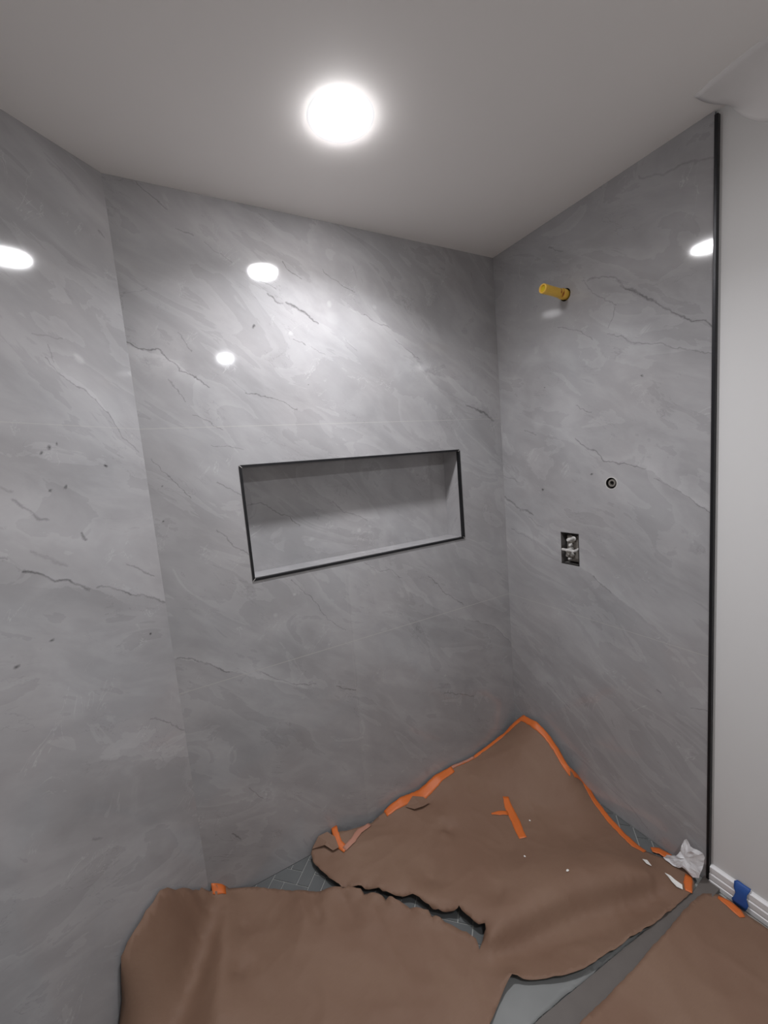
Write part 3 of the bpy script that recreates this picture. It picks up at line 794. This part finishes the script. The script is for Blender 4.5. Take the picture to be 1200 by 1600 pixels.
ribbon('orange_tape', S, [onsurf(S, *q) for q in ((522, 1288 + 4), (524, 1302), (530, 1318), (541, 1328))], [.022, .024, .026, .026], M_tape, paper, lift=.003, label='loose orange tape end folded at the left curl')
ribbon('orange_tape', S, [onsurf(S, *q) for q in ((538, 1328), (552, 1314), (562, 1300), (578, 1289))], [.020, .022, .020, .016], M_tapeback, paper, lift=.004, label='pale back side of the folded tape')
ribbon('orange_tape', S, [onsurf(S, *q) for q in ((790, 1245), (795, 1262), (806, 1284), (817, 1310))], [.024, .034, .036, .030], M_tape, paper, label='orange tape strip stuck in the middle of the paper')
ribbon('orange_tape', S, [onsurf(S, *q) for q in ((768, 1272), (780, 1271), (794, 1271))], [.008, .018, .020], M_tape, paper, lift=.0022, label='short orange tape crossing the middle strip')
ribbon('orange_tape', S, [onsurf(S, *q) for q in ((331, 1389), (353, 1391))], [.020, .026], M_tape, paper, label='orange tape scrap at the left edge near the corner')
# folded-over kraft flaps near the back edge and the left curl
def flap(pts, name='paper_flap', lift=.004):
    bm = bmesh.new(); vs = []
    for px, py, dz in pts:
        q = onsurf(S, px, py); vs.append(bm.verts.new((q[0], q[1], S.z(q[0], q[1]) + lift + dz)))
    c = sum((v.co for v in vs), Vector()) / len(vs); c.z += .002; cv = bm.verts.new(c)
    for i in range(len(vs)): bm.faces.new((cv, vs[i], vs[(i + 1) % len(vs)]))
    bmesh.ops.recalc_face_normals(bm, faces=bm.faces)
    o = link_mesh(name, bm, M_kraft, paper); md = o.modifiers.new('thickness', 'SOLIDIFY'); md.thickness = .0006
flap([(634, 1262, 0), (645, 1248, .010), (662, 1250, .012), (672, 1257, .006), (662, 1264, .010), (648, 1268, .008)])
flap([(488, 1328, 0), (498, 1312, .012), (512, 1305, .012), (524, 1312, .010), (530, 1328, .008), (521, 1333, .008), (508, 1326, .012)])

# paper outside the shower
t = thing('kraft_paper_offcut', (-.1, -1.05, 0), 'dim brown kraft paper piece on the floor outside the sill by the baseboard', 'floor paper')
oc = [pt(*q) for q in [(1098, 1396, 'z', .014), (1125, 1398, 'z', .010), (1145, 1412, 'z', .008), (1170, 1432, 'z', .008), (1200, 1452, 'z', .006), (1260, 1500, 'z', .005), (1280, 1620, 'z', .005),
                       (1100, 1700, 'z', .005), (880, 1700, 'z', .005), (905, 1600, 'z', .022), (965, 1540, 'z', .024), (1010, 1490, 'z', .026), (1042, 1455, 'z', .026), (1078, 1412, 'z', .022)]]
oc = [np.array([min(q[0], -.013), q[1], q[2]]) for q in oc]
S2 = Surf(oc + [pt(1100, 1450, 'z', .016), pt(1080, 1500, 'z', .008), pt(1000, 1580, 'z', .010), pt(1150, 1500, 'z', .012)], 5.1, .004)
sheet('paper', oc, S2, M_kraft, t, step=.013, seed=5)
ribbon('orange_tape', S2, [onsurf(S2, *q) for q in ((1122, 1402), (1138, 1412), (1152, 1424), (1160, 1434))], [.010, .026, .030, .018], M_tape, t, label='orange tape piece near the baseboard')

# pale sheet showing between the paper's torn edge and the sill
ws = [pt(*q) for q in [(792, 1518, 'z', .003), (850, 1518, 'z', .003), (940, 1480, 'z', .003), (1010, 1441, 'z', .003), (1060, 1404, 'z', .003)]]
ws += [np.array([-.095, -.866, .003]), np.array([-.40, -.843, .003]), np.array([-.763, -.816, .003]), np.array([-1.0, -.809, .003])]
ws += [pt(*q) for q in [(740, 1668, 'z', .003), (757, 1600, 'z', .003), (772, 1560, 'z', .003)]]
S3 = Surf(ws, 8.8, .0006)
o = sheet('plastic_sheet', ws, S3, M_sheet, None, step=.014, seed=9, thick=.0008)
tag(o, 'pale grey plastic sheet showing between torn brown paper and the sill', 'plastic sheet')

# ------------------------------------------------------------------ small litter
def crumple(name, pts, mat, label, cat, amp=.008, seed=0, sub=3, thick=.0008, over=None):
    bm = bmesh.new(); vs = [bm.verts.new(Vector(q)) for q in pts]
    c = sum((v.co for v in vs), Vector()) / len(vs); cv = bm.verts.new(c)
    for i in range(len(vs)): bm.faces.new((cv, vs[i], vs[(i + 1) % len(vs)]))
    bmesh.ops.recalc_face_normals(bm, faces=bm.faces)
    bmesh.ops.subdivide_edges(bm, edges=bm.edges, cuts=sub, use_grid_fill=True)
    nrm = sum((f.normal for f in bm.faces), Vector()).normalized()
    for v in bm.verts:
        k = noise.noise(v.co * 38 + Vector((seed, 0, 0))); k2 = noise.noise(v.co * 90 + Vector((0, seed, 0)))
        v.co += nrm * (k * amp + k2 * amp * .4) + Vector((noise.noise(v.co * 60), noise.noise(v.co * 60 + Vector((5, 5, 5))), 0)) * amp * .3
        v.co.z = max(v.co.z, .012) if over is None else max(v.co.z, .018, over.z(v.co.x, v.co.y) + .005)
        v.co.x = min(v.co.x, -.008)
    o = link_mesh(name, bm, mat, smooth=False); md = o.modifiers.new('thickness', 'SOLIDIFY'); md.thickness = thick
    return tag(o, label, cat)
def ps(px, py, dz):
    q = onsurf(S, px, py); return (q[0], q[1], S.z(q[0], q[1]) + .0035 + dz)
def pw(px, py, x): return at(px, py, 0, x)
crumple('plastic_wrapper', [pw(1068, 1313, -.020), pw(1073, 1311, -.020), pw(1078, 1322, -.024), pw(1098, 1334, -.030), pw(1101, 1340, -.026), pw(1098, 1358, -.035), pw(1092, 1372, -.045),
                            pw(1083, 1371, -.050), pw(1066, 1355, -.050), pw(1052, 1357, -.055), pw(1040, 1350, -.055), pw(1036, 1342, -.052), pw(1042, 1336, -.050), pw(1056, 1338, -.045), pw(1063, 1330, -.030)],
        M_film, 'crumpled white translucent plastic wrapper at the foot of the black edge trim', 'plastic wrapper', amp=.007, seed=4, over=S)
crumple('plaster_scrap', [ps(1039, 1365, 0), ps(1048, 1370, .001), ps(1055, 1377, .002), ps(1066, 1384, .001), ps(1067, 1391, 0), ps(1058, 1388, .003), ps(1050, 1380, .003), ps(1044, 1371, .001)],
        M_chip, 'larger white curved scrap lying on the brown paper below the plastic wrapper', 'scrap', amp=.0008, seed=2, sub=1, thick=.0015)
crumple('plaster_scrap', [ps(1004, 1344, 0), ps(1011, 1346, .001), ps(1018, 1355, .001), ps(1010, 1351, .001)],
        M_chip, 'small white sliver on the brown paper left of the larger scrap', 'scrap', amp=.0008, seed=3, sub=1, thick=.0015)
for k, (px, py, lb) in enumerate([(887, 1361, 'tiny white crumb on the brown paper right of its centre'), (828, 1283, 'tiny pale crumb on the brown paper beside the orange tape cross'), (820, 1339, 'tiny pale crumb on the brown paper below the orange tape cross')]):
    q = onsurf(S, px, py); bm = bmesh.new(); bmesh.ops.create_icosphere(bm, subdivisions=2, radius=.0035)
    for v in bm.verts: v.co = Vector((v.co.x * (1.8 if k == 0 else 1), v.co.y, v.co.z * .6)) * (1 + .3 * noise.noise(v.co * 400)) + Vector((q[0], q[1], S.z(q[0], q[1]) + .003))
    tag(link_mesh('debris_crumb', bm, M_chip), lb, 'debris')
# blue tape wrapped over the baseboard
bm = bmesh.new(); rows = []
for k in range(7):
    y = -.955 - k * .006; r_ = []
    for j, (x, z) in enumerate([(-.024, .004), (-.0245, .018), (-.022, .030), (-.020, .044), (-.017, .058), (-.010, .075), (-.0035, .079)]):
        r_.append(bm.verts.new((XD + x - .0015 + .0015 * noise.noise(Vector((y * 90, z * 90, 0))), y + .004 * math.sin(j * 1.7 + k * .3), z)))
    rows.append(r_)
for A, B in zip(rows, rows[1:]):
    for j in range(len(A) - 1): bm.faces.new((A[j], A[j + 1], B[j + 1], B[j]))
bmesh.ops.recalc_face_normals(bm, faces=bm.faces)
o = link_mesh('blue_tape', bm, M_blue, smooth=True); md = o.modifiers.new('thickness', 'SOLIDIFY'); md.thickness = .0005
tag(o, 'blue masking tape piece stuck over the white baseboard', 'tape')
